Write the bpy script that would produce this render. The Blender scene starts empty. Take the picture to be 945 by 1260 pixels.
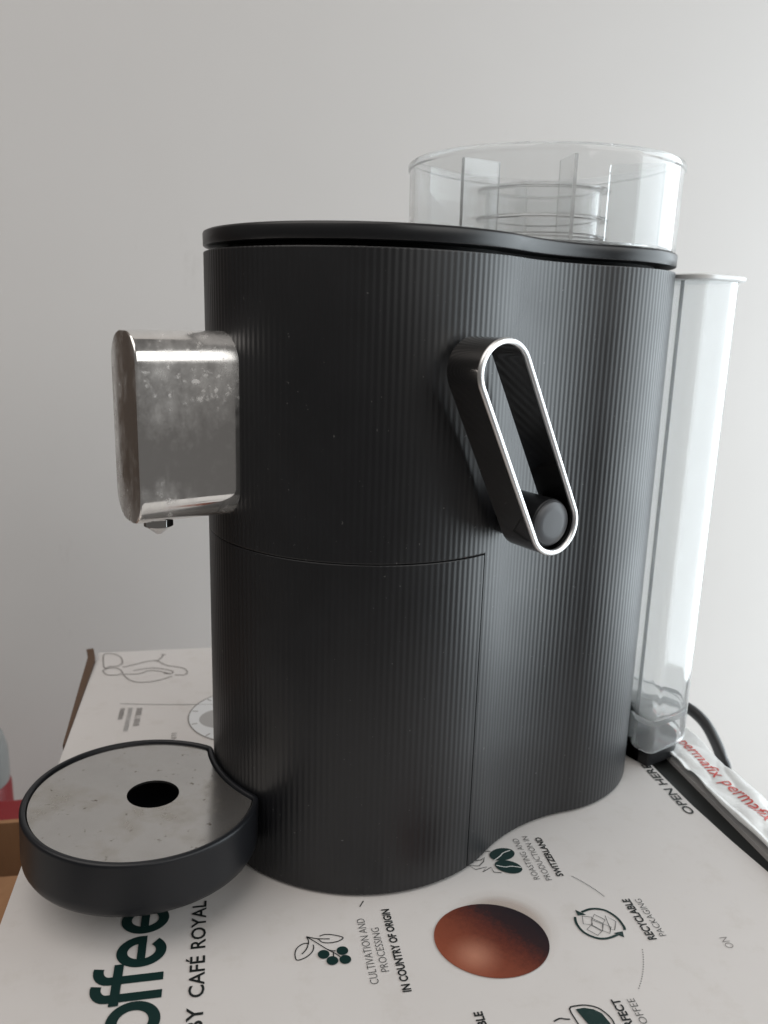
import bpy, bmesh, math, random
from mathutils import Vector, Matrix, noise as mnoise
random.seed(7)
S = bpy.context.scene
C = S.collection
PI = math.pi
R = math.radians

# ------------------------------------------------------------------ camera
F_PX, PITCH, ROLL, CAM_H = 1022.0, 13.28, 1.63, 0.24      # focal length in pixels of a 945 px wide frame
cd = bpy.data.cameras.new('camera')
cd.sensor_fit = 'HORIZONTAL'
cd.sensor_width = 4.2
cd.lens = F_PX / 945 * 4.2
cd.clip_start = 0.01
cd.clip_end = 50
cd.dof.use_dof = True
cd.dof.focus_distance = 0.335
cd.dof.aperture_fstop = 2.2
cam = bpy.data.objects.new('camera', cd)
C.objects.link(cam)
p_, r_ = R(PITCH), R(ROLL)
fw = Vector((0, math.cos(p_), -math.sin(p_)))
rt = Vector((1, 0, 0))
up = rt.cross(fw)
rt2 = rt * math.cos(r_) + up * math.sin(r_)
up2 = up * math.cos(r_) - rt * math.sin(r_)
M = Matrix((rt2, up2, -fw)).transposed().to_4x4()
M.translation = (0, 0, CAM_H)
cam.matrix_world = M
S.camera = cam

# ------------------------------------------------------------------ light
W = bpy.data.worlds.new('World')
S.world = W
W.use_nodes = True
bg = W.node_tree.nodes['Background']
bg.inputs[0].default_value = (1.0, 0.955, 0.915, 1)
bg.inputs[1].default_value = 0.12


def area(name, loc, target, sx, sy, power, col):
    l = bpy.data.lights.new(name, 'AREA')
    l.shape = 'RECTANGLE'
    l.size, l.size_y = sx, sy
    l.energy = power
    l.color = col
    o = bpy.data.objects.new(name, l)
    C.objects.link(o)
    o.location = loc
    o.rotation_euler = (Vector(target) - Vector(loc)).to_track_quat('-Z', 'Y').to_euler()
    return o


# the window of the room, to the right of the machine and above the height of the box
area('window_light', (0.95, 0.55, 0.23), (0.0, 0.19, 0.21), 1.0, 1.02, 14.5, (0.86, 0.95, 1.0))
# a second window further back in the room, behind and to the right of the camera
area('far_window_light', (1.95, -1.35, 1.50), (0.0, 0.35, 0.15), 2.4, 1.6, 30, (1.0, 0.985, 0.955))
# soft fill lamp added high on the left to lift carton and wall
area('left_fill_light', (-0.95, -0.30, 2.20), (-0.2, 0.4, 0.0), 2.6, 2.6, 46, (1.0, 0.945, 0.895))

S.view_settings.view_transform = 'Standard'
S.view_settings.look = 'None'
S.view_settings.exposure = -0.06
S.view_settings.gamma = 1.0
S.view_settings.use_curve_mapping = False
S.render.engine = 'CYCLES'
S.cycles.use_denoising = True
S.cycles.max_bounces = 20
S.cycles.transmission_bounces = 20
S.cycles.transparent_max_bounces = 24
S.cycles.glossy_bounces = 8
S.cycles.sample_clamp_indirect = 6


# ------------------------------------------------------------------ materials
def mat(name, col, rough=0.5, metal=0.0, spec=0.5, **kw):
    m = bpy.data.materials.new(name)
    m.use_nodes = True
    b = m.node_tree.nodes['Principled BSDF']
    b.inputs['Base Color'].default_value = (*col, 1)
    b.inputs['Roughness'].default_value = rough
    b.inputs['Metallic'].default_value = metal
    b.inputs['Specular IOR Level'].default_value = spec
    for k, v in kw.items():
        b.inputs[k.replace('_', ' ')].default_value = v
    return m


def nodes(m):
    return m.node_tree.nodes, m.node_tree.links, m.node_tree.nodes['Principled BSDF']


def noise(m, scale, detail=4, rough=0.55, vec=None, stretch=None):
    n, l, b = nodes(m)
    t = n.new('ShaderNodeTexNoise')
    t.inputs['Scale'].default_value = scale
    t.inputs['Detail'].default_value = detail
    t.inputs['Roughness'].default_value = rough
    tc = n.new('ShaderNodeTexCoord')
    if stretch:
        mp = n.new('ShaderNodeMapping')
        mp.inputs['Scale'].default_value = stretch
        l.new(tc.outputs['Object'], mp.inputs[0])
        l.new(mp.outputs[0], t.inputs['Vector'])
    else:
        l.new(tc.outputs['Object'], t.inputs['Vector'])
    return t


def ramp(m, fac, stops):
    n, l, b = nodes(m)
    r = n.new('ShaderNodeValToRGB')
    e = r.color_ramp.elements
    while len(e) < len(stops):
        e.new(0.5)
    for el, (p, c) in zip(e, stops):
        el.position = p
        el.color = (*c, 1) if len(c) == 3 else c
    l.new(fac, r.inputs[0])
    return r


def g(v):
    return (v, v, v)


def bump(m, tex, strength, dist):
    n, l, b = nodes(m)
    bp = n.new('ShaderNodeBump')
    bp.inputs['Strength'].default_value = strength
    bp.inputs['Distance'].default_value = dist
    l.new(tex.outputs[0], bp.inputs['Height'])
    l.new(bp.outputs[0], b.inputs['Normal'])


def mixc(m, fac, a, bcol):
    n, l, b = nodes(m)
    x = n.new('ShaderNodeMix')
    x.data_type = 'RGBA'
    if fac is not None:
        l.new(fac, x.inputs[0])
    for i, v in ((6, a), (7, bcol)):
        if isinstance(v, tuple):
            x.inputs[i].default_value = (*v, 1)
        else:
            l.new(v, x.inputs[i])
    return x.outputs[2]


# satin black plastic of the shell
m_shell = mat('black_satin_plastic', (0.010, 0.0105, 0.012), 0.42, spec=0.62)
n_, l_, b_ = nodes(m_shell)
t1 = noise(m_shell, 22, 5)
r1 = ramp(m_shell, t1.outputs[0], [(0.3, g(0.39)), (0.7, g(0.47))])
l_.new(r1.outputs[0], b_.inputs['Roughness'])
t2 = noise(m_shell, 45, 6, 0.7)
r2 = ramp(m_shell, t2.outputs[0], [(0.42, (0.0038, 0.0042, 0.0056)), (0.72, (0.006, 0.0066, 0.0085))])
l_.new(r2.outputs[0], b_.inputs['Base Color'])
t4 = noise(m_shell, 620, 2, 0.5)
r4 = ramp(m_shell, t4.outputs[0], [(0.745, g(0.0)), (0.77, g(1.0))])
l_.new(mixc(m_shell, r4.outputs[0], r2.outputs[0], (0.09, 0.09, 0.09)), b_.inputs['Base Color'])
m_lid = mat('black_smooth_plastic', (0.011, 0.0115, 0.013), 0.36, spec=0.45)
m_tray = mat('charcoal_tray_plastic', (0.0065, 0.0075, 0.010), 0.40, spec=0.40)
m_core = mat('black_inner_plastic', (0.004, 0.004, 0.004), 0.6, spec=0.2)
m_cord = mat('black_cable_rubber', (0.012, 0.012, 0.013), 0.4)
m_knob = mat('grey_knob_plastic', (0.075, 0.078, 0.085), 0.38, spec=0.5)

# chrome of the spout: polished, with dried splashes and smears
m_chrome = mat('smeared_chrome', (0.82, 0.81, 0.795), 0.05, 1.0)
n_, l_, b_ = nodes(m_chrome)
ta = noise(m_chrome, 42, 8, 0.66, stretch=(1, 1, 0.7))
tb = noise(m_chrome, 300, 4, 0.6)
ra = ramp(m_chrome, ta.outputs[0], [(0.42, g(0.09)), (0.70, g(1))])  # smears over an even haze that stands in for a room reflection
rb = ramp(m_chrome, tb.outputs[0], [(0.57, g(0)), (0.70, g(1))])
mu = n_.new('ShaderNodeMath'); mu.operation = 'MULTIPLY'
l_.new(ra.outputs[0], mu.inputs[0]); l_.new(rb.outputs[0], mu.inputs[1])
ad = n_.new('ShaderNodeMath'); ad.operation = 'MULTIPLY_ADD'; ad.use_clamp = True
l_.new(ra.outputs[0], ad.inputs[0]); ad.inputs[1].default_value = 0.85; l_.new(mu.outputs[0], ad.inputs[2])
me = n_.new('ShaderNodeMath'); me.operation = 'MULTIPLY_ADD'
l_.new(ad.outputs[0], me.inputs[0]); me.inputs[1].default_value = -0.45; me.inputs[2].default_value = 1.0
l_.new(me.outputs[0], b_.inputs['Metallic'])
mr = n_.new('ShaderNodeMath'); mr.operation = 'MULTIPLY_ADD'
l_.new(ad.outputs[0], mr.inputs[0]); mr.inputs[1].default_value = 0.35; mr.inputs[2].default_value = 0.045
l_.new(mr.outputs[0], b_.inputs['Roughness'])
m_chrome2 = mat('polished_chrome', (0.60, 0.59, 0.58), 0.07, 1.0)
m_dchrome = mat('dark_polished_metal', (0.48, 0.465, 0.455), 0.10, 1.0)
n_, l_, b_ = nodes(m_dchrome)
tq = noise(m_dchrome, 40, 4)
rq = ramp(m_dchrome, tq.outputs[0], [(0.35, g(0.06)), (0.7, g(0.15))])
l_.new(rq.outputs[0], b_.inputs['Roughness'])
m_rim = mat('brushed_bright_metal', (0.80, 0.80, 0.80), 0.36, 1.0)

# stained steel plate of the drip tray
m_plate = mat('stained_steel', (0.5, 0.48, 0.45), 0.3, 1.0)
n_, l_, b_ = nodes(m_plate)
s1 = noise(m_plate, 26, 7, 0.65)
s2 = noise(m_plate, 9, 3, 0.5)
s3 = noise(m_plate, 260, 3, 0.6)
c1 = ramp(m_plate, s1.outputs[0], [(0.35, (0.49, 0.475, 0.46)), (0.50, (0.53, 0.515, 0.50)), (0.64, (0.45, 0.425, 0.39))])
c2 = ramp(m_plate, s3.outputs[0], [(0.66, g(1.0)), (0.76, (0.35, 0.30, 0.25))])
mm = n_.new('ShaderNodeMix'); mm.data_type = 'RGBA'; mm.blend_type = 'MULTIPLY'; mm.inputs[0].default_value = 1
l_.new(c1.outputs[0], mm.inputs[6]); l_.new(c2.outputs[0], mm.inputs[7])
l_.new(mm.outputs[2], b_.inputs['Base Color'])
rr = ramp(m_plate, s1.outputs[0], [(0.30, g(0.11)), (0.55, g(0.17)), (0.68, g(0.36))])
l_.new(rr.outputs[0], b_.inputs['Roughness'])
rm = ramp(m_plate, s2.outputs[0], [(0.3, g(1.0)), (0.75, g(0.86))])
l_.new(rm.outputs[0], b_.inputs['Metallic'])

# clear plastic
def clear(name, haze, ior, rough):
    m = mat(name, (0.985, 0.99, 0.99), rough, Transmission_Weight=1.0, IOR=ior)
    n, l, b = nodes(m)
    tl_ = n.new('ShaderNodeBsdfTranslucent'); tl_.inputs[0].default_value = (0.9, 0.92, 0.92, 1)
    df = n.new('ShaderNodeBsdfDiffuse'); df.inputs[0].default_value = (0.9, 0.92, 0.92, 1)
    m0 = n.new('ShaderNodeMixShader'); m0.inputs[0].default_value = 0.5
    l.new(tl_.outputs[0], m0.inputs[1]); l.new(df.outputs[0], m0.inputs[2])
    tx = noise(m, 25, 5, 0.6, stretch=(1, 1, 0.3))
    rg = n.new('ShaderNodeMapRange'); rg.inputs[1].default_value = 0.3; rg.inputs[2].default_value = 0.7
    rg.inputs[3].default_value = haze * 0.85; rg.inputs[4].default_value = haze * 1.2
    l.new(tx.outputs[0], rg.inputs[0])
    m1 = n.new('ShaderNodeMixShader')
    l.new(rg.outputs[0], m1.inputs[0]); l.new(b.outputs[0], m1.inputs[1]); l.new(m0.outputs[0], m1.inputs[2])
    l.new(m1.outputs[0], n['Material Output'].inputs[0])
    return m


m_clear = clear('clear_plastic', 0.14, 1.40, 0.02)
m_clear2 = clear('clear_tank_plastic', 0.13, 1.30, 0.03)

# carton board
m_board = mat('white_coated_board', (0.70, 0.68, 0.665), 0.42, spec=0.35)
n_, l_, b_ = nodes(m_board)
w1 = noise(m_board, 6, 5, 0.6)
w2 = noise(m_board, 60, 6, 0.7)
cA = ramp(m_board, w1.outputs[0], [(0.3, (0.545, 0.52, 0.505)), (0.7, (0.59, 0.568, 0.553))])
cB = ramp(m_board, w2.outputs[0], [(0.30, (0.90, 0.885, 0.86)), (0.46, g(1.0))])
mm = n_.new('ShaderNodeMix'); mm.data_type = 'RGBA'; mm.blend_type = 'MULTIPLY'; mm.inputs[0].default_value = 0.6
l_.new(cA.outputs[0], mm.inputs[6]); l_.new(cB.outputs[0], mm.inputs[7])
l_.new(mm.outputs[2], b_.inputs['Base Color'])
w3 = noise(m_board, 14, 2, 0.4)
bump(m_board, w3, 0.25, 0.004)
m_green = mat('dark_green_ink', (0.006, 0.024, 0.022), 0.4, spec=0.35)
m_black = mat('black_ink', (0.012, 0.015, 0.015), 0.4, spec=0.35)
m_grey = mat('thin_grey_ink', (0.06, 0.062, 0.06), 0.45, spec=0.3)
m_pale = mat('pale_grey_ink', (0.34, 0.335, 0.33), 0.45, spec=0.3)
m_line = mat('pencil_grey_ink', (0.20, 0.185, 0.175), 0.45, spec=0.3)
m_bean = mat('white_ink', (0.55, 0.56, 0.55), 0.45)
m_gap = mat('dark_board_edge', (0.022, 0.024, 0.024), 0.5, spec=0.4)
m_raw = mat('shaded_raw_cardboard', (0.10, 0.062, 0.042), 0.8, spec=0.2)
m_redink = mat('red_tape_ink', (0.50, 0.055, 0.045), 0.4)
m_tape = mat('white_glossy_tape', (0.68, 0.69, 0.685), 0.24, spec=0.5)
tt = noise(m_tape, 90, 3)
bump(m_tape, tt, 0.3, 0.002)

# the printed coffee ball: a flat picture, its shading is ink
m_ball = mat('printed_ball_ink', (0.2, 0.05, 0.02), 0.4, spec=0.35)
n_, l_, b_ = nodes(m_ball)
tc = n_.new('ShaderNodeTexCoord')
sx = n_.new('ShaderNodeSeparateXYZ')
l_.new(tc.outputs['Object'], sx.inputs[0])
ma = n_.new('ShaderNodeMath'); ma.operation = 'MULTIPLY'; ma.inputs[1].default_value = 23
l_.new(sx.outputs[0], ma.inputs[0])
mb = n_.new('ShaderNodeMath'); mb.operation = 'MULTIPLY_ADD'; mb.inputs[1].default_value = 15
l_.new(sx.outputs[1], mb.inputs[0]); l_.new(ma.outputs[0], mb.inputs[2])
fn = noise(m_ball, 420, 8, 0.85)
mc_ = n_.new('ShaderNodeMath'); mc_.operation = 'MULTIPLY_ADD'; mc_.inputs[1].default_value = 0.75
l_.new(fn.outputs[0], mc_.inputs[0]); l_.new(mb.outputs[0], mc_.inputs[2])
md = n_.new('ShaderNodeMath'); md.operation = 'MULTIPLY_ADD'; md.inputs[1].default_value = 0.8; md.inputs[2].default_value = 0.18
l_.new(mc_.outputs[0], md.inputs[0])
rc = ramp(m_ball, md.outputs[0], [(0.0, (0.225, 0.060, 0.031)), (0.35, (0.165, 0.042, 0.022)), (0.55, (0.09, 0.020, 0.012)), (0.72, (0.022, 0.009, 0.010)), (0.92, (0.012, 0.008, 0.011))])
vd = n_.new('ShaderNodeVectorMath'); vd.operation = 'DISTANCE'; vd.inputs[1].default_value = (-0.009, -0.0075, 0)
l_.new(tc.outputs['Object'], vd.inputs[0])
hl = ramp(m_ball, vd.outputs['Value'], [(0.0005, (0.20, 0.12, 0.085)), (0.010, (0, 0, 0))])
ms = n_.new('ShaderNodeMix'); ms.data_type = 'RGBA'; ms.blend_type = 'ADD'; ms.inputs[0].default_value = 1
l_.new(rc.outputs[0], ms.inputs[6]); l_.new(hl.outputs[0], ms.inputs[7])
l_.new(ms.outputs[2], b_.inputs['Base Color'])
# printed soft halo beside the ball
m_halo = mat('printed_brown_halo_ink', (0.40, 0.31, 0.25), 0.45, spec=0.3)
n_, l_, b_ = nodes(m_halo)
tc = n_.new('ShaderNodeTexCoord')
vl = n_.new('ShaderNodeVectorMath'); vl.operation = 'LENGTH'
l_.new(tc.outputs['Object'], vl.inputs[0])
ha = ramp(m_halo, vl.outputs['Value'], [(0.0140, g(0.50)), (0.0205, g(0.0))])
l_.new(ha.outputs[0], b_.inputs['Alpha'])

m_wall = mat('matt_white_wall', (0.72, 0.715, 0.70), 0.9, spec=0.2)
n_, l_, b_ = nodes(m_wall)
q1 = noise(m_wall, 2.2, 4, 0.55)
cw = ramp(m_wall, q1.outputs[0], [(0.3, (0.58, 0.564, 0.551)), (0.7, (0.612, 0.596, 0.585))])
q3 = noise(m_wall, 9, 9, 0.75, stretch=(1, 1, 0.35))
cs = ramp(m_wall, q3.outputs[0], [(0.27, (0.86, 0.85, 0.84)), (0.36, g(1.0))])
mm = n_.new('ShaderNodeMix'); mm.data_type = 'RGBA'; mm.blend_type = 'MULTIPLY'; mm.inputs[0].default_value = 0.7
l_.new(cw.outputs[0], mm.inputs[6]); l_.new(cs.outputs[0], mm.inputs[7])
l_.new(mm.outputs[2], b_.inputs['Base Color'])
q2 = noise(m_wall, 160, 3)
bump(m_wall, q2, 0.03, 0.001)
m_table = mat('pale_table_top', (0.66, 0.64, 0.62), 0.6)
tn = noise(m_table, 12, 5)
n_, l_, b_ = nodes(m_table)
rt_ = ramp(m_table, tn.outputs[0], [(0.3, (0.64, 0.62, 0.60)), (0.7, (0.68, 0.66, 0.645))])
l_.new(rt_.outputs[0], b_.inputs['Base Color'])
m_brown = mat('brown_cardboard', (0.30, 0.165, 0.085), 0.8, spec=0.2)
n_, l_, b_ = nodes(m_brown)
tn = noise(m_brown, 60, 5, 0.6, stretch=(1, 1, 0.2))
rt_ = ramp(m_brown, tn.outputs[0], [(0.3, (0.27, 0.145, 0.075)), (0.7, (0.34, 0.19, 0.10))])
l_.new(rt_.outputs[0], b_.inputs['Base Color'])
m_red = mat('red_glossy_paint', (0.20, 0.006, 0.010), 0.4)
m_cap = mat('grey_plastic_cap', (0.24, 0.245, 0.24), 0.45)


# ------------------------------------------------------------------ mesh helpers
def link(name, me_, m, parent=None, smooth=True, loc=(0, 0, 0)):
    if m is not None:
        me_.materials.append(m)
    if smooth:
        for p in me_.polygons:
            p.use_smooth = True
    o = bpy.data.objects.new(name, me_)
    C.objects.link(o)
    o.parent = parent
    o.location = loc
    return o


def pyd(name, V, F, m, parent=None, smooth=True, angle=35, loc=(0, 0, 0)):
    me_ = bpy.data.meshes.new(name)
    me_.from_pydata([tuple(v) for v in V], [], F)
    me_.validate()
    bm = bmesh.new()
    bm.from_mesh(me_)
    bmesh.ops.remove_doubles(bm, verts=bm.verts, dist=1e-7)
    bmesh.ops.recalc_face_normals(bm, faces=bm.faces)
    if smooth and angle is not None:
        for e in bm.edges:
            if len(e.link_faces) == 2 and e.calc_face_angle(0) > R(angle):
                e.smooth = False
    bm.to_mesh(me_)
    bm.free()
    return link(name, me_, m, parent, smooth, loc)


def empty(name, loc=(0, 0, 0), rz=0.0, label=None, cat=None, group=None):
    o = bpy.data.objects.new(name, None)
    C.objects.link(o)
    o.location = loc
    o.rotation_euler = (0, 0, rz)
    o.empty_display_size = 0.02
    tag(o, label, cat, group)
    return o


def tag(o, label=None, cat=None, group=None, kind=None):
    if label: o['label'] = label
    if cat: o['category'] = cat
    if group: o['group'] = group
    if kind: o['kind'] = kind
    return o


def loft(rings, cap0=True, cap1=True, closed=False):
    """rings: list of equal-length closed rings of 3D points"""
    V, F = [], []
    n = len(rings[0])
    for r in rings:
        V += r
    k = len(rings)
    for i in range(k if closed else k - 1):
        a, b = i * n, ((i + 1) % k) * n
        for j in range(n):
            F.append((a + j, a + (j + 1) % n, b + (j + 1) % n, b + j))
    if not closed:
        if cap0: F.append(tuple(range(n))[::-1])
        if cap1: F.append(tuple(range((k - 1) * n, k * n)))
    return V, F


def ring3(pts, z):
    return [(x, y, z) for x, y in pts]


def normals2(pts):
    n = len(pts)
    out = []
    for i in range(n):
        x0, y0 = pts[i - 1]
        x1, y1 = pts[(i + 1) % n]
        dx, dy = x1 - x0, y1 - y0
        L = math.hypot(dx, dy) or 1
        out.append((dy / L, -dx / L))
    return out


def offset(pts, d):
    """outward for counter-clockwise outlines"""
    return [(x + nx * d, y + ny * d) for (x, y), (nx, ny) in zip(pts, normals2(pts))]


def resample(pts, n):
    P = pts + [pts[0]]
    L = [0]
    for a, b in zip(P, P[1:]):
        L.append(L[-1] + math.hypot(b[0] - a[0], b[1] - a[1]))
    T = L[-1]
    out, j = [], 0
    for i in range(n):
        s = T * i / n
        while L[j + 1] < s:
            j += 1
        t = (s - L[j]) / (L[j + 1] - L[j])
        out.append((P[j][0] + (P[j + 1][0] - P[j][0]) * t, P[j][1] + (P[j + 1][1] - P[j][1]) * t))
    return out


def circle(cx, cy, r, n, a0=0.0, a1=2 * PI, end=False):
    k = n if not end else n - 1
    return [(cx + r * math.cos(a0 + (a1 - a0) * i / k), cy + r * math.sin(a0 + (a1 - a0) * i / k)) for i in range(n)]


def lathe(prof, n=64, closed=False, c=(0, 0)):
    rings = []
    for r, z in prof:
        rings.append([(c[0] + r * math.cos(2 * PI * i / n), c[1] + r * math.sin(2 * PI * i / n), z) for i in range(n)])
    return loft(rings, closed=closed)


def box(x0, x1, y0, y1, z0, z1):
    V = [(x, y, z) for z in (z0, z1) for y in (y0, y1) for x in (x0, x1)]
    return V, [(0, 2, 3, 1), (4, 5, 7, 6), (0, 1, 5, 4), (1, 3, 7, 5), (3, 2, 6, 7), (2, 0, 4, 6)]


def bevel_obj(o, w, seg=2):
    b = o.modifiers.new('bevel', 'BEVEL')
    b.width = w
    b.segments = seg
    b.limit_method = 'ANGLE'
    b.angle_limit = R(40)
    return o


def catmull(pts, k=8, closed=False):
    n = len(pts)
    out = []
    rng = range(n) if closed else range(n - 1)
    for i in rng:
        if closed:
            P = [pts[(i + j) % n] for j in (-1, 0, 1, 2)]
        else:
            P = [pts[max(0, min(n - 1, i + j))] for j in (-1, 0, 1, 2)]
        for s in range(k):
            t = s / k
            out.append(tuple(0.5 * (2 * P[1][d] + (P[2][d] - P[0][d]) * t + (2 * P[0][d] - 5 * P[1][d] + 4 * P[2][d] - P[3][d]) * t * t
                             + (3 * P[1][d] - P[0][d] - 3 * P[2][d] + P[3][d]) * t ** 3) for d in range(len(pts[0]))))
    if not closed:
        out.append(tuple(pts[-1]))
    return out


def tube(pts, r, n=12):
    rings = []
    up_ = Vector((0, 0, 1))
    for i, p in enumerate(pts):
        a = Vector(pts[max(0, i - 1)])
        b = Vector(pts[min(len(pts) - 1, i + 1)])
        t = (b - a).normalized()
        x = t.cross(up_)
        if x.length < 1e-4: x = t.cross(Vector((1, 0, 0)))
        x.normalize()
        y = x.cross(t)
        rings.append([tuple(Vector(p) + x * r * math.cos(2 * PI * k / n) + y * r * math.sin(2 * PI * k / n)) for k in range(n)])
    return loft(rings)


# ------------------------------------------------------------------ the setting
BOX_ROT = R(11.06)
wall_root = None
WP = 0.81          # wall distance along the box axis
V, F = box(-0.345, 0.92, WP, WP + 0.1, -0.7, 2.6)
wall = pyd('wall', V, F, m_wall, None, False)
wall.rotation_euler = (0, 0, BOX_ROT)
tag(wall, kind='structure')
m_wood = mat('brown_wood', (0.12, 0.062, 0.035), 0.5)
tn = noise(m_wood, 14, 6, 0.6, stretch=(3, 1, 0.12))
n_, l_, b_ = nodes(m_wood)
rw = ramp(m_wood, tn.outputs[0], [(0.3, (0.055, 0.040, 0.031)), (0.7, (0.105, 0.077, 0.060))])
l_.new(rw.outputs[0], b_.inputs['Base Color'])
V, F = box(-1.25, -0.347, WP - 0.012, WP + 0.03, -0.7, 2.0)  # unseen panel added so the spout's end face mirrors brown
wood = pyd('unseen_wood_panel', V, F, m_wood, None, False)
wood.rotation_euler = (0, 0, BOX_ROT)
tag(wood, kind='structure')
V, F = box(-0.9, 0.9, 0.02, WP - 0.014, -0.40, -0.362)
table = pyd('table_top', V, F, m_table, None, False)
table.rotation_euler = (0, 0, BOX_ROT)
tag(table, kind='structure')

# ------------------------------------------------------------------ the carton under the machine
carton = empty('product_carton', (0, 0, 0), BOX_ROT,
               'large white printed product carton carrying the black coffee machine', 'box')
edge_r = [(0.582, 0.2300), (0.42, 0.2308), (0.38, 0.2314), (0.344, 0.2325), (0.3126, 0.2352), (0.289, 0.2382), (0.24, 0.2425), (0.10, 0.2435)]
# board of the top: follows the slightly bowed free edge at the right
V, F = [], []
nq = 24
for p, qr in edge_r:
    for i in range(nq + 1):
        q = -0.091 + (qr + 0.091) * i / nq
        V.append((q, p, 0.0))
for j in range(len(edge_r) - 1):
    for i in range(nq):
        a = j * (nq + 1) + i
        F.append((a, a + nq + 1, a + nq + 2, a + 1))
nv = len(V)
V += [(x, y, -0.003) for x, y, z in V]
F += [tuple(nv + k for k in f[::-1]) for f in F]
rim_idx = [i for i in range(nq + 1)] + [j * (nq + 1) + nq for j in range(1, len(edge_r))] + [(len(edge_r) - 1) * (nq + 1) + i for i in range(nq - 1, -1, -1)] + [j * (nq + 1) for j in range(len(edge_r) - 2, 0, -1)]
for a, b in zip(rim_idx, rim_idx[1:] + rim_idx[:1]):
    F.append((a, b, nv + b, nv + a))
pyd('top_panel', V, F, m_board, carton, True, 35)
V, F = box(-0.0895, 0.268, 0.104, 0.5795, -0.3615, -0.0036)
bevel_obj(pyd('box_body', V, F, m_board, carton, False), 0.002)
# dark open slot between the top board and the side flap
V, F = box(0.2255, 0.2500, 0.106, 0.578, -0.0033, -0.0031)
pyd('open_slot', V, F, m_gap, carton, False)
# raw brown board edge gaping along the far left side, shade put into its dark colour
V, F = loft([[(-0.0925, 0.45, -0.004), (-0.0913, 0.45, -0.004), (-0.0913, 0.45, 0.0003), (-0.0925, 0.45, 0.0002)],
             [(-0.0960, 0.53, -0.004), (-0.0913, 0.53, -0.004), (-0.0913, 0.53, 0.0010), (-0.0955, 0.53, 0.0012)],
             [(-0.0965, 0.567, -0.004), (-0.0913, 0.567, -0.004), (-0.0913, 0.567, 0.0030), (-0.0960, 0.567, 0.0040)],
             [(-0.0975, 0.576, -0.004), (-0.0930, 0.576, -0.004), (-0.0935, 0.576, 0.0060), (-0.0985, 0.576, 0.0055)]])
pyd('gaping_board_edge', V, F, m_raw, carton)


# --- prints: flat ink a fraction of a millimetre above the board
def ink(name, V2, F, m, z=0.00025, org=None):
    """V2 in carton plane (q, p)"""
    ox, oy = org or (0, 0)
    me_ = bpy.data.meshes.new(name)
    me_.from_pydata([(q - ox, p - oy, 0.0) for q, p in V2], [], F)
    o = link(name, me_, m, carton, False, (ox, oy, z))
    return o


def ribbon(pts, w, closed=False):
    n = len(pts)
    V, F = [], []
    for i in range(n):
        a = pts[i - 1] if (closed or i > 0) else pts[i]
        b = pts[(i + 1) % n] if (closed or i < n - 1) else pts[i]
        dx, dy = b[0] - a[0], b[1] - a[1]
        L = math.hypot(dx, dy) or 1
        nx, ny = -dy / L * w / 2, dx / L * w / 2
        V += [(pts[i][0] + nx, pts[i][1] + ny), (pts[i][0] - nx, pts[i][1] - ny)]
    for i in range(n if closed else n - 1):
        a, b = 2 * i, 2 * ((i + 1) % n)
        F.append((a, a + 1, b + 1, b))
    return V, F


def join(parts):
    V, F = [], []
    for v, f in parts:
        k = len(V)
        V += list(v)
        F += [tuple(i + k for i in t) for t in f]
    return V, F


def disc(cx, cy, rx, ry=None, n=28, rot=0.0):
    ry = ry or rx
    V = []
    for i in range(n):
        x, y = rx * math.cos(2 * PI * i / n), ry * math.sin(2 * PI * i / n)
        V.append((cx + x * math.cos(rot) - y * math.sin(rot), cy + x * math.sin(rot) + y * math.cos(rot)))
    return V, [tuple(range(n))]


def text_mesh(s, bold=0.0):
    cu = bpy.data.curves.new('t', 'FONT')
    cu.body = s
    cu.offset = bold
    cu.resolution_u = 3
    o = bpy.data.objects.new('t', cu)
    C.objects.link(o)
    dg = bpy.context.evaluated_depsgraph_get()
    me_ = bpy.data.meshes.new_from_object(o.evaluated_get(dg))
    V = [(v.co.x, v.co.y) for v in me_.vertices]
    F = [tuple(p.vertices) for p in me_.polygons]
    bpy.data.objects.remove(o)
    bpy.data.meshes.remove(me_)
    bpy.data.curves.remove(cu)
    return V, F


CAPV, _ = text_mesh('H')
CAPH = max(y for x, y in CAPV)


def fit_text(s, length, cap, bold=0.0):
    V, F = text_mesh(s, bold)
    x0 = min(x for x, y in V)
    x1 = max(x for x, y in V)
    return [((x - x0) / (x1 - x0) * length, y / CAPH * cap) for x, y in V], F


def lettering(s, q, p0, length, cap, m, bold=0.0, name='printed_lettering', q1=None):
    V, F = fit_text(s, length, cap, bold)
    q1 = q if q1 is None else q1
    return ink(name, [(q + (q1 - q) * x / length - y, p0 + x) for x, y in V], F, m)


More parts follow.
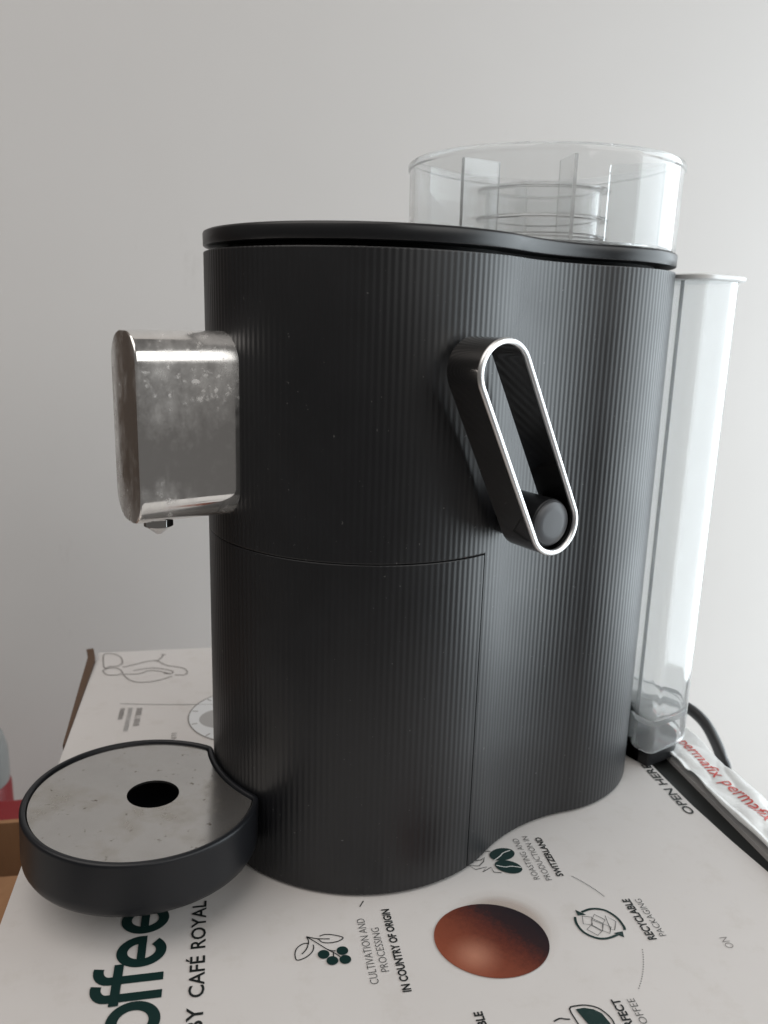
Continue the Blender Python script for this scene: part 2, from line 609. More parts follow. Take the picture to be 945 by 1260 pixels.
# big word: drawn from strokes (x along p, y towards -q)
def bigword():
    parts, bars = [], []
    base, w, xh = -0.0256, 0.0040, 0.0180

    def put(pr, dst=None):
        v, f = pr
        (parts if dst is None else dst).append(([(base - y, x) for x, y in v], f))

    def ell(cx, rx, ry, a0, a1, n=40):
        return [(cx + rx * math.cos(a0 + (a1 - a0) * i / (n - 1)), xh / 2 + ry * math.sin(a0 + (a1 - a0) * i / (n - 1))) for i in range(n)]
    r_out = 0.0093
    # C and o
    put(ribbon([(0.2275 + 0.0105 * math.cos(a), 0.0128 + 0.0115 * math.sin(a)) for a in [R(45 + 270 * i / 40) for i in range(41)]], w))
    put(ribbon(ell(0.2497, 0.0069, r_out - w / 2, 0, 2 * PI, 48)[:-1], w, True))
    for k, c0 in enumerate((0.2609, 0.2693)):
        hk = [(c0, 0.0), (c0, 0.0195)] + [(c0 + 0.0052 - 0.0052 * math.cos(R(a)), 0.0195 + 0.0042 * math.sin(R(a))) for a in (15, 30, 45, 60, 75, 92)] + [(c0 + 0.0064, 0.0235)]
        put(ribbon(hk, w * 0.95))
    put(([(0.2573, 0.0148), (0.2770, 0.0148), (0.2770, 0.0182), (0.2573, 0.0182)], [(0, 1, 2, 3)]), bars)
    for c0 in (0.2829, 0.3004):
        put(ribbon(ell(c0, 0.0061, r_out - w / 2, R(-2), R(318), 44), w))
        put(([(c0 - 0.0042, 0.0074), (c0 + 0.0079, 0.0074), (c0 + 0.0079, 0.0105), (c0 - 0.0042, 0.0105)], [(0, 1, 2, 3)]), bars)
    v, f = join(parts)
    v2, f2 = join(bars)
    ink('printed_lettering', v2, f2, m_green, 0.00036)
    return ink('printed_lettering', v, f, m_green)


big = bigword()
lettering('BY', -0.01085, 0.2420, 0.0106, 0.0056, m_black, 0.012)
lettering('CAFÉ', -0.0107, 0.2570, 0.0200, 0.0054, m_black, 0.012)
lettering('ROYAL', -0.0107, 0.2810, 0.0268, 0.0054, m_black, 0.012)
lettering('CULTIVATION AND', 0.0527, 0.2530, 0.0345, 0.0032, m_grey, -0.012)
lettering('PROCESSING', 0.0576, 0.2583, 0.0232, 0.0031, m_grey, -0.012)
lettering('IN COUNTRY OF ORIGIN', 0.0637, 0.2476, 0.0438, 0.0031, m_black, 0.028)
lettering('ROASTING AND', 0.1336, 0.2999, 0.0294, 0.0029, m_grey, -0.012)
lettering('PRODUCTION IN', 0.1387, 0.2986, 0.0318, 0.0029, m_grey, -0.012)
lettering('SWITZERLAND', 0.1447, 0.3003, 0.0284, 0.0030, m_black, 0.028)
lettering('RECYCLABLE', 0.1667, 0.2580, 0.0240, 0.0033, m_black, 0.028)
lettering('PACKAGING', 0.1717, 0.2593, 0.0219, 0.0029, m_grey, -0.012)
lettering('PERFECT', 0.1377, 0.2160, 0.0165, 0.0031, m_black, 0.028)
lettering('COFFEE', 0.1433, 0.2177, 0.0141, 0.0029, m_grey, -0.012)
lettering('BLE', 0.0865, 0.2287, 0.0062, 0.0031, m_black, 0.028)
lettering('OPEN HERE', 0.2302, 0.3358, 0.0480, 0.0047, m_black, 0.018, q1=0.2299)
lettering('ON', 0.1955, 0.2490, 0.0058, 0.0034, m_line, -0.015)

# rows of print too faded to read near the far left corner, running towards the camera
def faded_row(q, p0, length, cap, m):
    parts, x = [], 0.0
    while x < length:
        w = random.uniform(0.0009, 0.0016)
        k = random.choice((0, 1, 2))
        y0, y1 = q, q + cap
        t = 0.00045
        parts.append(([(y0, p0 - x), (y1, p0 - x), (y1, p0 - x - t), (y0, p0 - x - t)], [(0, 1, 2, 3)]))
        if k:
            yy = y0 if k == 1 else y1 - t
            parts.append(([(yy, p0 - x - t), (yy + t, p0 - x - t), (yy + t, p0 - x - w), (yy, p0 - x - w)], [(0, 1, 2, 3)]))
        if k != 1:
            parts.append(([(y0, p0 - x - w), (y1, p0 - x - w), (y1, p0 - x - w - t), (y0, p0 - x - w - t)], [(0, 1, 2, 3)]))
        x += w + 0.0011
    v, f = join(parts)
    ink('faded_print_row', v, f, m)


faded_row(-0.0660, 0.4910, 0.0150, 0.0028, m_line)
faded_row(-0.0612, 0.4910, 0.0300, 0.0026, m_pale)
faded_row(-0.0562, 0.4900, 0.0215, 0.0034, m_line)
faded_row(-0.0332, 0.4550, 0.0050, 0.0030, m_line)

# --- icons
def icon(lines, w, m, fills=(), name='printed_icon', k=6):
    parts = []
    for L in lines:
        cl = len(L) > 2 and L[0] == L[-1]
        pts = L[:-1] if cl else L
        if k > 1 and len(pts) > 2:
            pts = catmull(pts, k, cl)
        parts.append(ribbon(pts, w, cl))
    parts += list(fills)
    v, f = join(parts)
    return ink(name, v, f, m)


icon([[(0.02848, 0.28081), (0.03161, 0.27753), (0.03568, 0.27298), (0.03823, 0.27066), (0.04044, 0.26804)],
      [(0.03568, 0.27298), (0.03726, 0.27197), (0.03892, 0.27155)], [(0.038, 0.27108), (0.03772, 0.26884)],
      [(0.03364, 0.28025), (0.03575, 0.28089), (0.03888, 0.28024), (0.0427, 0.2782), (0.04072, 0.27651), (0.0372, 0.27611), (0.03441, 0.27686), (0.03315, 0.27848), (0.03264, 0.27912)],
      [(0.02848, 0.28081), (0.03236, 0.27916), (0.03746, 0.27821)],
      [(0.02899, 0.27715), (0.02669, 0.27711), (0.02424, 0.27515), (0.02327, 0.27224), (0.02373, 0.26915), (0.02686, 0.26979), (0.02961, 0.27201), (0.03072, 0.27453), (0.0306, 0.27611)],
      [(0.02848, 0.28081), (0.02906, 0.27793), (0.02784, 0.27421), (0.02582, 0.27184)]], 0.00042, m_black)
for q, p in [(0.03412, 0.27039), (0.03705, 0.26669), (0.04149, 0.27115), (0.04198, 0.26652)]:
    v, f = disc(q, p, 0.00225)
    ink('printed_cherry', v, f, m_green, 0.00034)
# coffee beans with mountain outline
for c0, rot, cr in [((0.1223, 0.31895), R(12), [(0.11706, 0.31501), (0.12078, 0.31757), (0.12317, 0.31975), (0.12697, 0.3211)]),
                    ((0.1223, 0.30994), R(-30), [(0.11719, 0.31168), (0.12067, 0.30994), (0.12391, 0.30994), (0.12787, 0.3085)])]:
    v, f = disc(c0[0], c0[1], 0.0062, 0.0043, 32, rot)
    ink('printed_bean', v, f, m_green, 0.00030)
    v, f = ribbon(catmull(cr, 8), 0.0005)
    ink('printed_bean_crease', v, f, m_bean, 0.00036)
icon([[(0.11327, 0.3225), (0.11763, 0.32185)],
      [(0.10889, 0.31623), (0.11141, 0.31648), (0.11353, 0.31803), (0.11221, 0.31512), (0.10937, 0.31249), (0.10485, 0.31353), (0.10713, 0.31041), (0.11265, 0.31139), (0.10966, 0.30824), (0.1145, 0.31087), (0.11462, 0.3075), (0.11786, 0.30641)]],
     0.00040, m_black, k=1)
# recycling ring with an open carton in it
icon([[(0.14301, 0.27726), (0.14786, 0.27848), (0.1531, 0.27695), (0.15618, 0.27213), (0.15674, 0.26676), (0.15613, 0.26478)],
      [(0.13909, 0.27498), (0.13817, 0.27102), (0.13912, 0.26605), (0.14267, 0.26246), (0.14686, 0.26148), (0.15211, 0.26268)]], 0.00105, m_green,
     [([(0.1406, 0.2756), (0.14086, 0.2790), (0.1443, 0.2755)], [(0, 1, 2)]), ([(0.15406, 0.2609), (0.1510, 0.26385), (0.1550, 0.26420)], [(0, 1, 2)])])
icon([L + [L[0]] for L in ([(0.14228, 0.27499), (0.14606, 0.2739), (0.14417, 0.26974), (0.14087, 0.2706)],
      [(0.14773, 0.27523), (0.15082, 0.27153), (0.14915, 0.26967), (0.14591, 0.273)],
      [(0.14536, 0.27237), (0.14875, 0.26938), (0.14709, 0.26584), (0.14427, 0.26938)],
      [(0.15192, 0.27386), (0.15481, 0.26985), (0.15212, 0.2654), (0.15056, 0.26598)],
      [(0.149, 0.26935), (0.15143, 0.26723), (0.14926, 0.2638), (0.14709, 0.26584)],
      [(0.14378, 0.26946), (0.1467, 0.26555), (0.14397, 0.2636), (0.14104, 0.26746)])], 0.00030, m_grey, k=1)
# cup
icon([[(0.1185, 0.2200), (0.11842, 0.22442), (0.11805, 0.23096), (0.12117, 0.23181), (0.12474, 0.23152), (0.12818, 0.22989), (0.13014, 0.22716), (0.13111, 0.22437), (0.13107, 0.2224), (0.1305, 0.2190), (0.1280, 0.2140), (0.1185, 0.2200)],
      [(0.11036, 0.22664), (0.11297, 0.22753), (0.11456, 0.22701), (0.11643, 0.22661)]], 0.00055, m_black, k=3)
ink('printed_cup_fill', [(0.12009, 0.23037), (0.12336, 0.23049), (0.12654, 0.22934), (0.12874, 0.22712), (0.1298, 0.2226), (0.1290, 0.2190), (0.1270, 0.2165), (0.12179, 0.22388)], [tuple(range(8))], m_green, 0.0003)
# dotted ring that links the icons
for a0, a1, n in (((0.1483, 0.29947), (0.15671, 0.28513), 26), ((0.15807, 0.2535), (0.14735, 0.23574), 17)):
    cx, cy = 0.1015, 0.2690
    t0, t1 = math.atan2(a0[1] - cy, a0[0] - cx), math.atan2(a1[1] - cy, a1[0] - cx)
    r0, r1_ = math.hypot(a0[0] - cx, a0[1] - cy), math.hypot(a1[0] - cx, a1[1] - cy)
    parts = []
    for i in range(n):
        t = i / (n - 1)
        th, rr_ = t0 + (t1 - t0) * t, r0 + (r1_ - r0) * t
        parts.append(disc(cx + rr_ * math.cos(th), cy + rr_ * math.sin(th), 0.00024, n=8))
    v, f = join(parts)
    ink('printed_dotted_line', v, f, m_black)
v, f = ribbon([(0.05204, 0.29451), (0.05412, 0.29778)], 0.0004)
ink('printed_dash', v, f, m_black)
# ball
v, f = disc(0.1008, 0.2682, 0.0228, 0.0201, 64, R(-13))
ink('printed_ball', v, f, m_ball, 0.00034, (0.1008, 0.2682))
v, f = disc(0.1075, 0.2735, 0.0255, 0.0255, 64)
ink('printed_ball_halo', v, f, m_halo, 0.00022, (0.1075, 0.2735))
# plant drawing and dial in the far left corner
icon([[(-0.07172, 0.55375), (-0.06388, 0.55743), (-0.05507, 0.56227), (-0.04945, 0.56205), (-0.04237, 0.55359), (-0.03475, 0.54984), (-0.02997, 0.54624), (-0.0277, 0.54025), (-0.02953, 0.536), (-0.0359, 0.5368)],
      [(-0.07057, 0.5434), (-0.06601, 0.53403), (-0.06019, 0.52857), (-0.0522, 0.52755), (-0.04445, 0.53021), (-0.03759, 0.5348)],
      [(-0.06377, 0.54704), (-0.05675, 0.54958), (-0.05039, 0.54994), (-0.0438, 0.54728), (-0.03758, 0.54262), (-0.03873, 0.53894), (-0.04335, 0.54042)],
      [(-0.06954, 0.54216), (-0.05965, 0.54158), (-0.05371, 0.54578), (-0.04726, 0.54452), (-0.03873, 0.53894)],
      [(-0.04945, 0.56205), (-0.04696, 0.56659), (-0.04591, 0.57212), (-0.04744, 0.57355)], [(-0.04591, 0.57212), (-0.04404, 0.57264)],
      [(-0.08352, 0.55407), (-0.08632, 0.56852), (-0.08653, 0.5785), (-0.08031, 0.5780), (-0.07514, 0.572), (-0.07264, 0.56206), (-0.07475, 0.55645), (-0.08014, 0.55596), (-0.08352, 0.55407)],
      [(-0.08352, 0.55065), (-0.07985, 0.55362), (-0.07421, 0.55176), (-0.07069, 0.54453), (-0.07392, 0.5416), (-0.08023, 0.5424), (-0.08367, 0.54841), (-0.08352, 0.55065)]], 0.0008, m_line)
cx, cy, rd = 0.0100, 0.4730, 0.0345
v, f = disc(cx, cy, rd, n=64)
ink('printed_dial_face', v, f, mat('pale_blue_ink', (0.60, 0.61, 0.62), 0.42), 0.00020)
v, f = disc(-0.0060, 0.4700, 0.0120, n=32)
ink('printed_dial_centre', v, f, m_pale, 0.00026)
L = [circle(cx, cy, rd, 64) + [(cx + rd, cy)]]
for a in range(0, 360, 30):
    L.append([(cx + (rd - 0.001) * math.cos(R(a + 15)), cy + (rd - 0.001) * math.sin(R(a + 15))), (cx + (rd - 0.0045) * math.cos(R(a + 15)), cy + (rd - 0.0045) * math.sin(R(a + 15)))])
icon(L, 0.0008, m_line, name='printed_dial', k=1)
v, f = ribbon([(-0.0671, 0.4977), (-0.0436, 0.4936), (0.02, 0.4850)], 0.0006)  # fold crease of the board, its shade drawn as a pale line
ink('drawn_fold_crease', v, f, m_pale)

# --- the side flap with its strip of crumpled parcel tape
def tape_z(q, p):
    N = mnoise.noise
    z = 0.0012 + 0.0050 * abs(N(Vector((p * 17 + q * 12, q * 48 - p * 8, 0.3)))) + 0.0024 * abs(N(Vector((p * 44 + q * 40, q * 80 - p * 20, 4.1))))
    z += 0.0020 * max(0.0, 1 - abs(q - 0.2455) / 0.003)
    return z


def tape_q(t, p):
    lo = 0.2450 + 0.0012 * math.sin(p * 70) - 0.0030 * max(0.0, (0.33 - p) / 0.05 if p > 0.28 else 1.0)
    if p > 0.368:
        lo -= 0.0010
    hi = 0.2708 + 0.0006 * math.sin(p * 110 + 1)
    return lo + (hi - lo) * t


V, F = box(0.2460, 0.2690, 0.110, 0.560, -0.0033, -0.0008)
pyd('side_flap', V, F, m_board, carton, False)
V, F = [], []
np_, nq_ = 380, 40
for j in range(np_ + 1):
    p = 0.12 + (0.50 - 0.12) * j / np_
    for i in range(nq_ + 1):
        q = tape_q(i / nq_, p)
        V.append((q, p, tape_z(q, p)))
for j in range(np_):
    for i in range(nq_):
        a = j * (nq_ + 1) + i
        F.append((a, a + 1, a + nq_ + 2, a + nq_ + 1))
tape = pyd('parcel_tape', V, F, m_tape, carton, True, None)
so = tape.modifiers.new('thickness', 'SOLIDIFY'); so.thickness = 0.0002; so.offset = -1


def tape_word(p_top, length, q_base, xh):
    V, F = text_mesh('permafix', 0.004)
    me_ = bpy.data.meshes.new('w'); me_.from_pydata([(x, y, 0) for x, y in V], [], F)
    bm = bmesh.new(); bm.from_mesh(me_)
    bmesh.ops.triangulate(bm, faces=bm.faces)
    bmesh.ops.subdivide_edges(bm, edges=[e for e in bm.edges if e.calc_length() > 0.15], cuts=2)
    bm.to_mesh(me_); bm.free()
    V = [v.co.copy() for v in me_.vertices]
    x0, x1 = min(v.x for v in V), max(v.x for v in V)
    out = []
    for v in V:
        p = p_top - (v.x - x0) / (x1 - x0) * length
        q = q_base + v.y / CAPH * xh * 1.35 + 0.1 * 0
        out.append((q, p, tape_z(q, p) + 0.00035))
    F = [tuple(p.vertices) for p in me_.polygons]
    F = [f for f in F if all(out[i][0] > tape_q(0, out[i][1]) + 0.0004 for i in f)]
    bpy.data.meshes.remove(me_)
    m2 = bpy.data.meshes.new('tape_lettering')
    m2.from_pydata(out, [], F)
    link('tape_lettering', m2, m_redink, tape, False)


for k in range(7):
    tape_word(0.4450 - 0.0440 * k, 0.0385, 0.2568, 0.0056)
for k in range(3):
    tape_word(0.3230 - 0.0440 * k, 0.0385, 0.2392, 0.0056)

# ------------------------------------------------------------------ the coffee machine
AX = R(34.494)
mach = empty('coffee_machine', (-0.0085, 0.3763, 0.0), AX,
             'black ribbed coffee machine with chrome spout and clear containers standing on the printed carton', 'coffee machine')
R1, R2, CA = 0.0715, 0.0655, 0.0995
H_BODY, Z_SEAM, A_SEAM = 0.2637, 0.1468, 0.0125
# waist: concave arc tangent to both lobes (b = 0.0605 at its deepest)
WB = 0.0602
lo_, hi_ = 0.005, 0.4
for _ in range(80):
    rf = (lo_ + hi_) / 2
    bc = WB + rf
    a1 = math.sqrt(max(0, (R1 + rf) ** 2 - bc ** 2)) + math.sqrt(max(0, (R2 + rf) ** 2 - bc ** 2))
    if a1 > CA: hi_ = rf
    else: lo_ = rf
ac = math.sqrt((R1 + rf) ** 2 - bc ** 2)
th1 = math.atan2(bc, ac)                  # tangent point on the front lobe
th2 = math.atan2(bc, ac - CA)             # on the rear lobe


def plan(d=0.0, n=1200):
    """outline, counter-clockwise, offset by d"""
    up_ = []
    up_ += circle(0, 0, R1, 200, PI, th1, True)
    f0, f1 = th1 + PI, th2 + PI
    up_ += [(ac + rf * math.cos(a), bc + rf * math.sin(a)) for a in [f0 + (f1 - f0) * i / 80 for i in range(1, 80)]]
    up_ += circle(CA, 0, R2, 200, th2, 0, True)
    pts = up_ + [(x, -y) for x, y in up_[-2:0:-1]]
    pts = pts[::-1]
    pts = resample(pts, n)
    if d: pts = offset(pts, d)
    return pts


base_pts = plan(0, 4000)
PER = sum(math.hypot(base_pts[i][0] - base_pts[i - 1][0], base_pts[i][1] - base_pts[i - 1][1]) for i in range(len(base_pts)))
NR = round(PER / 0.00262)
KP = 8
ribbed = plan(0, NR * KP)
nr = normals2(ribbed)
AMP = 0.000052
ribbed = [(x + nx * AMP * (math.cos(2 * PI * (i % KP) / KP) - 1), y + ny * AMP * (math.cos(2 * PI * (i % KP) / KP) - 1)) for i, ((x, y), (nx, ny)) in enumerate(zip(ribbed, nr))]
NP = len(ribbed)


def strip(idx, zs, closed, inset_top=None, inset_bot=None):
    V, F = [], []
    pts = [ribbed[i % NP] for i in idx]
    nn = [nr[i % NP] for i in idx]
    rows = []
    if inset_bot: rows.append((-inset_bot[0], zs[0])); rows.append((-0.00015, zs[0])); rows.append((0, zs[0] + 0.00015)); rows.append((0, zs[0] + 0.0007))
    else: rows.append((0, zs[0]))
    for z in zs[1:-1]: rows.append((0, z))
    if inset_top: rows.append((0, zs[-1] - 0.0007)); rows.append((0, zs[-1] - 0.00015)); rows.append((-0.00015, zs[-1])); rows.append((-inset_top[0], zs[-1]))
    else: rows.append((0, zs[-1]))
    n = len(pts)
    for d, z in rows:
        V += [(x + nx * d, y + ny * d, z) for (x, y), (nx, ny) in zip(pts, nn)]
    for r_i in range(len(rows) - 1):
        for j in range(n if closed else n - 1):
            a, b = r_i * n + j, r_i * n + (j + 1) % n
            F.append((a, b, b + n, a + n))
    return V, F


# the ribbed shell above the seam and round the back
front = [i for i in range(NP) if ribbed[i][0] < A_SEAM]
i0 = next(i for i in range(NP) if ribbed[i][0] < A_SEAM and ribbed[i - 1][0] >= A_SEAM)
nf = len(front)
parts = [strip(list(range(i0, i0 + nf + 1)), [Z_SEAM + 0.0003, 0.2, H_BODY], False, (0.008,), (0.003,)),
         strip(list(range(i0 + nf, i0 + NP + 1)), [0.0012, 0.2, H_BODY], False, (0.008,), (0.003,))]
V, F = join(parts)
shell = pyd('ribbed_shell', V, F, m_shell, mach, True, 50)
# front lower cover
V, F = strip(list(range(i0 + 1, i0 + nf - 1)), [0.0012, 0.08, Z_SEAM - 0.0001], False, (0.003,), (0.003,))
cover = pyd('front_cover', V, F, m_shell, mach, True, 50)
# inner core: black behind the seams, neck under the lid, foot
cp = plan(0, 300)
V, F = loft([ring3(offset(cp, -0.0035), 0.0002), ring3(offset(cp, -0.0022), 0.0010), ring3(offset(cp, -0.0022), H_BODY - 0.001), ring3(offset(cp, -0.0100), H_BODY - 0.0008), ring3(offset(cp, -0.0100), 0.2662)])
pyd('inner_core', V, F, m_core, mach)
# lid
lp = plan(0, 400)
V, F = loft([ring3(offset(lp, -0.0030), 0.2659), ring3(offset(lp, -0.0004), 0.2660), ring3(offset(lp, 0.0001), 0.2664), ring3(offset(lp, 0.0002), 0.2710), ring3(offset(lp, -0.0001), 0.2717), ring3(offset(lp, -0.0010), 0.2721), ring3(offset(lp, -0.012), 0.2721)])
lid = pyd('lid', V, F, m_lid, mach, True, 60)


# chrome spout: upright rounded slab running out of the front
def slab(w, z0, z1, r, n=14):
    hw = w / 2
    pts = []
    for cx, cz, a0 in ((hw - r, z1 - r, 0), (-hw + r, z1 - r, PI / 2), (-hw + r, z0 + r, PI), (hw - r, z0 + r, 1.5 * PI)):
        pts += [(cx + r * math.cos(a0 + PI / 2 * i / n), cz + r * math.sin(a0 + PI / 2 * i / n)) for i in range(n + 1)]
    return pts


def slab_at(a, d):
    return [(a, y, z) for y, z in offset(slab(0.0300, 0.1590, 0.2325, 0.0122), d)]


V, F = loft([slab_at(-0.064, 0), slab_at(-0.1086, 0), slab_at(-0.1092, 0), slab_at(-0.1096, -0.0001), slab_at(-0.1099, -0.0004), slab_at(-0.1100, -0.0009)])
spout = pyd('spout', V, F, m_chrome, mach, True, 40)
V, F = lathe([(0.0058, 0.160), (0.0058, 0.1565), (0.0050, 0.1558), (0.0044, 0.1556), (0.0012, 0.1530), (0.0004, 0.1529)], 40, c=(-0.0985, 0.0))
pyd('nozzle', V, F, m_chrome2, spout)

# drip tray: round cup hugging the front, slightly tipped up
TC, TR = -0.1090, 0.0487
rb_ = R1 + 0.0002
xi = (rb_ ** 2 - TR ** 2 + TC ** 2) / (2 * TC)
yi = math.sqrt(rb_ ** 2 - xi ** 2)
ta0 = math.atan2(yi, xi - TC)
bo = math.atan2(yi, xi)
out = circle(TC, 0, TR, 160, ta0, 2 * PI - ta0, True)
out += circle(0, 0, rb_, 80, -bo + 2 * PI, bo, True)[1:-1] if False else [(rb_ * math.cos(a), rb_ * math.sin(a)) for a in [(2 * PI - bo) + ((bo) - (2 * PI - bo)) * i / 80 for i in range(1, 80)]]
out = resample(out, 360)
# soften the two corners
for _ in range(10):
    out = [((out[i - 1][0] + 2 * out[i][0] + out[(i + 1) % 360][0]) / 4, (out[i - 1][1] + 2 * out[i][1] + out[(i + 1) % 360][1]) / 4) for i in range(360)]
tz1 = 0.0
tz0 = -0.0240
rings = [ring3(offset(out, -0.0070), tz0), ring3(offset(out, -0.0032), tz0 + 0.0003), ring3(offset(out, -0.0012), tz0 + 0.0014), ring3(offset(out, -0.0003), tz0 + 0.0032), ring3(out, tz0 + 0.0055), ring3(out, tz0 + 0.0068), ring3(out, tz1 - 0.0018),
         ring3(out, tz1 - 0.0008), ring3(offset(out, -0.0004), tz1 - 0.0002), ring3(offset(out, -0.0010), tz1), ring3(offset(out, -0.0020), tz1), ring3(offset(out, -0.0024), tz1 - 0.0005), ring3(offset(out, -0.0024), tz1 - 0.016)]
V, F = loft([[(x - TC, y, z) for x, y, z in r] for r in rings])
tray = pyd('drip_tray', V, F, m_tray, mach, True, 60, (TC, 0, 0.0402))
tray.rotation_euler = (0, R(2.2), 0)
inn = offset(out, -0.0030)
inn = [(x - TC, y) for x, y in inn]
hole = [(0.0040 + 0.0108 * math.cos(t), 0.0108 * math.sin(t)) for t in [math.atan2(y, x - 0.0040) for x, y in inn]]
V, F = loft([ring3(inn, -0.0022), ring3(inn, -0.0012), ring3(hole, -0.0012), ring3(hole, -0.0022)], closed=True)
plate = pyd('steel_plate', V, F, m_plate, tray, True, 30)

# side lever: tall slotted ring with pivot knob
LB0, LB1 = 0.0745, 0.0935
c_top, c_bot, LR = (-0.0028, 0.2213), (0.0277, 0.1625), 0.0125
ang = math.atan2(c_top[1] - c_bot[1], c_top[0] - c_bot[0])
def stadium(r, n=40):
    p = [(c_top[0] + r * math.cos(ang - PI / 2 + PI * i / n), c_top[1] + r * math.sin(ang - PI / 2 + PI * i / n)) for i in range(n + 1)]
    side = []
    p += [(c_bot[0] + r * math.cos(ang + PI / 2 + PI * i / n), c_bot[1] + r * math.sin(ang + PI / 2 + PI * i / n)) for i in range(n + 1)]
    return p
def st3(r, b):
    return [(x, -b, z) for x, z in stadium(r)]
V, F = loft([st3(LR, LB0 + 0.0006), st3(LR, LB1 - 0.0012), st3(LR - 0.0021, LB1 - 0.0012), st3(LR - 0.0021, LB0 + 0.0006), st3(LR - 0.0015, LB0), st3(LR - 0.0006, LB0)], closed=True)
lever = pyd('lever', V, F, m_dchrome, mach, True, 40)
V, F = loft([st3(LR + 0.0001, LB1 - 0.0013), st3(LR + 0.0001, LB1 - 0.0007), st3(LR - 0.0002, LB1 - 0.0001), st3(LR - 0.0006, LB1), st3(LR - 0.0017, LB1), st3(LR - 0.0021, LB1 - 0.0003), st3(LR - 0.0022, LB1 - 0.0008), st3(LR - 0.0022, LB1 - 0.0013)], closed=True)
pyd('bright_rim', V, F, m_rim, lever, True, 80)
def cyl_b(cx, cz, prof, n=48):
    return loft([[(cx + r * math.cos(2 * PI * i / n), -b, cz + r * math.sin(2 * PI * i / n)) for i in range(n)] for r, b in prof])
V, F = cyl_b(*c_bot, [(0.0097, 0.060), (0.0097, 0.0900), (0.0092, 0.0904)])
pyd('pivot_stem', V, F, m_lid, lever)
V, F = cyl_b(*c_bot, [(0.0090, 0.0904), (0.0090, 0.0910), (0.0084, 0.0916), (0.0050, 0.09175), (0.0005, 0.0918)])
pyd('pivot_knob', V, F, m_knob, lever, True, 50)

# clear bean-ball hopper on the lid
HZ = 0.2724
V, F = lathe([(0.0648, HZ), (0.0652, 0.3085), (0.0660, 0.3092), (0.0660, 0.3112), (0.0655, 0.3118), (0.0622, 0.3118), (0.0620, 0.3112), (0.0622, HZ + 0.0012), (0.0440, HZ + 0.0012), (0.0440, HZ)], 96, True, (CA - 0.0005, 0))
hop = pyd('clear_hopper', V, F, m_clear, mach, True, 40)
ip = [(0.0280, HZ + 0.0016)]
for zc in (0.2785, 0.2865, 0.2985):
    ip += [(0.0280, zc - 0.0010), (0.0318, zc - 0.0007), (0.0322, zc), (0.0318, zc + 0.0007), (0.0280, zc + 0.0010)]
ip += [(0.0270, 0.3000), (0.0262, 0.2995), (0.0262, HZ + 0.0016)]
V, F = lathe(ip, 72, True, (CA - 0.004, -0.004))
pyd('inner_ringed_cylinder', V, F, m_clear, hop, True, 40)
for k, a in enumerate((-168, -122, -78, 60)):
    V, F = box(0.0360, 0.0612, -0.0008, 0.0008, HZ + 0.0016, 0.3080)
    rib = pyd('hopper_rib', V, F, m_clear, hop, False)
    rib.location = (CA - 0.0005, 0, 0)
    rib.rotation_euler = (0, 0, R(a) - 0.0)

# clear water tank hugging the back
TK0, TK1, TH, TRR = 0.0, 0.1965, 0.0600, 0.0250
rin, a_in, tr2 = R2 + 0.0040, 0.1500, 0.0050
ph = math.acos((a_in - CA) / rin)
tk = []
tk += circle(TK1 - TRR, -TH + TRR, TRR, 30, -PI / 2, 0, True)
tk += circle(TK1 - TRR, TH - TRR, TRR, 30, 0, PI / 2, True)
tk += circle(a_in + tr2, TH - tr2, tr2, 10, PI / 2, PI, True)
tk += circle(CA, 0, rin, 60, ph, -ph, True)
tk += circle(a_in + tr2, -TH + tr2, tr2, 10, PI, 1.5 * PI, True)
tk = resample(tk, 420)
for _ in range(3):
    tk = [((tk[i - 1][0] + 2 * tk[i][0] + tk[(i + 1) % 420][0]) / 4, (tk[i - 1][1] + 2 * tk[i][1] + tk[(i + 1) % 420][1]) / 4) for i in range(420)]
ti = offset(tk, -0.0020)
ZT0, ZT1, ZFL = 0.0100, 0.2610, 0.0285
rings = [ring3(ti, ZFL - 0.0028), ring3(ti, ZT0 + 0.0003), ring3(offset(tk, -0.0010), ZT0), ring3(tk, ZT0 + 0.0010), ring3(tk, ZT0 + 0.0022), ring3(tk, ZT1), ring3(ti, ZT1), ring3(ti, ZFL + 0.004), ring3(ti, ZFL + 0.002), ring3(offset(tk, -0.0030), ZFL), ring3(offset(tk, -0.0040), ZFL - 0.0002)]
V, F = loft(rings)
tank = pyd('water_tank', V, F, m_clear2, mach, True, 50)
tl = offset(tk, 0.0030)
V, F = loft([ring3(offset(tk, 0.0022), 0.2613), ring3(tl, 0.2618), ring3(tl, 0.2634), ring3(offset(tk, 0.0020), 0.2640), ring3(offset(tk, -0.004), 0.2640)])
m_white = mat('frosted_tank_cap', (0.93, 0.94, 0.94), 0.25, Transmission_Weight=0.15, IOR=1.45)
pyd('tank_cap', V, F, m_white, tank, True, 50)
dk = [(0.168 + 0.0005 + x, y) for x, y in slab(0.026, -0.040, 0.040, 0.008)]
V, F = loft([ring3(dk, 0.0096), ring3(dk, 0.0220), ring3(offset(dk, -0.0015), 0.0235)])
pyd('tank_dock', V, F, m_lid, mach, True, 50)
dk = offset(tk, -0.0040)
V, F = loft([ring3(dk, 0.0004), ring3(dk, 0.0088), ring3(offset(tk, -0.0050), 0.0094)])
pyd('dock_foot', V, F, m_lid, mach, True, 50)

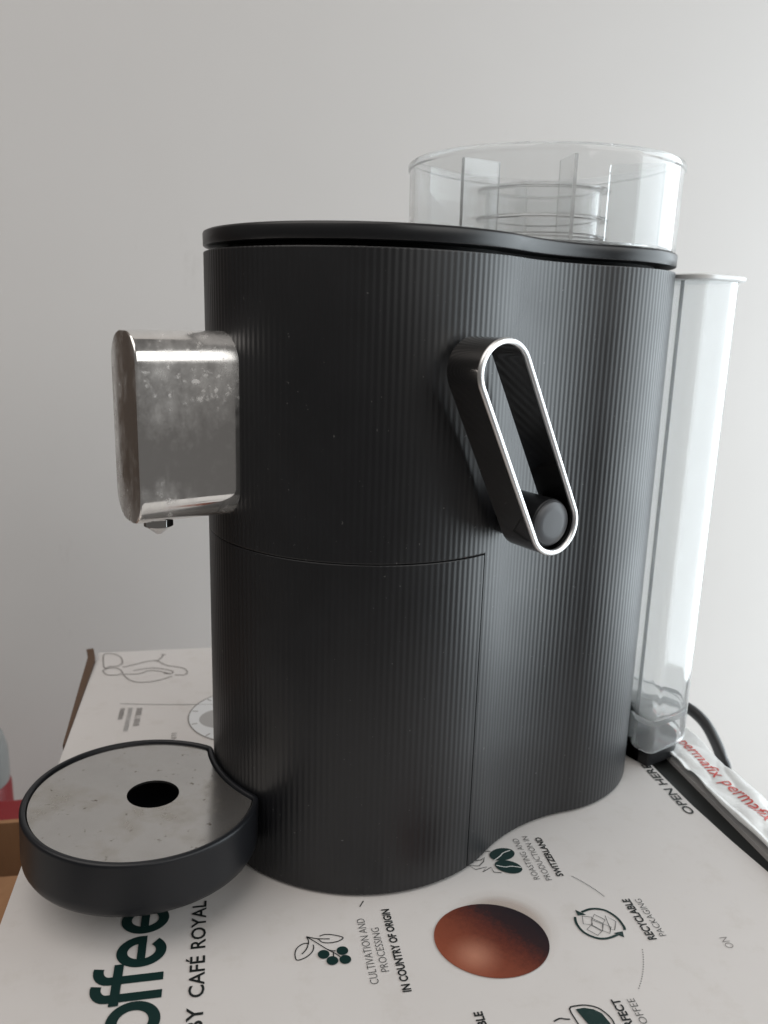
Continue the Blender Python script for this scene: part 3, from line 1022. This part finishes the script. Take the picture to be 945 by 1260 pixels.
# ------------------------------------------------------------------ things beside the carton, far left
side = empty('open_cardboard_box', (0, 0, 0), BOX_ROT, 'open brown cardboard box at the left edge below the drip tray', 'cardboard box')
ZB = -0.1000
V, F = join([box(-0.40, -0.108, 0.534, 0.538, -0.3610, ZB), box(-0.112, -0.108, 0.452, 0.5338, -0.3610, ZB - 0.001), box(-0.40, -0.1122, 0.448, 0.4518, -0.3610, ZB - 0.002), box(-0.40, -0.1122, 0.4522, 0.5338, -0.3610, -0.357)])
pyd('box_wall', V, F, m_brown, side, False)
V, F = loft([[(-0.40, 0.470, ZB + 0.004), (-0.121, 0.468, ZB + 0.003), (-0.121, 0.468, ZB + 0.006), (-0.40, 0.470, ZB + 0.007)],
             [(-0.40, 0.448, ZB - 0.0015), (-0.110, 0.448, ZB - 0.0015), (-0.110, 0.448, ZB + 0.002), (-0.40, 0.448, ZB + 0.002)],
             [(-0.40, 0.400, ZB - 0.030), (-0.110, 0.400, ZB - 0.030), (-0.110, 0.400, ZB - 0.027), (-0.40, 0.400, ZB - 0.027)]])
pyd('box_flap', V, F, m_brown, side, False)

V, F = box(-0.270, -0.1575, 0.585, 0.640, -0.3610, -0.146)
red = bevel_obj(pyd('red_box', V, F, m_red, None, False), 0.003, 3)
red.rotation_euler = (0, 0, BOX_ROT)
tag(red, 'small red box behind the open brown cardboard box', 'box')
can = empty('spray_can', (0, 0, 0), BOX_ROT, 'grey capped can with red body beside the wall at the far left edge', 'can')
V, F = lathe([(0.030, -0.3610), (0.031, -0.358), (0.031, -0.162), (0.029, -0.158)], 48, c=(-0.217, 0.690))
pyd('can_body', V, F, m_red, can)
V, F = lathe([(0.0295, -0.1578), (0.030, -0.154), (0.030, -0.130), (0.027, -0.117), (0.020, -0.111), (0.001, -0.109)], 48, c=(-0.217, 0.690))
pyd('cap', V, F, m_cap, can)

# power cord: leaves the foot of the machine and loops over the edge of the carton
pts = [(0.150, 0.480, 0.006), (0.168, 0.492, 0.005), (0.186, 0.4945, 0.0042), (0.1985, 0.4895, 0.0010), (0.2063, 0.4820, -0.0045), (0.2116, 0.475, -0.0136), (0.2150, 0.471, -0.0225), (0.2188, 0.470, -0.0347), (0.224, 0.470, -0.09), (0.226, 0.472, -0.3580)]
inv = Matrix.LocRotScale(Vector((-0.0085, 0.3763, 0.0)), Matrix.Rotation(AX, 3, 'Z'), None).inverted()
pts = catmull([tuple(inv @ Vector(p)) for p in pts], 10)
V, F = tube(pts, 0.0036, 14)
pyd('power_cord', V, F, m_cord, mach)
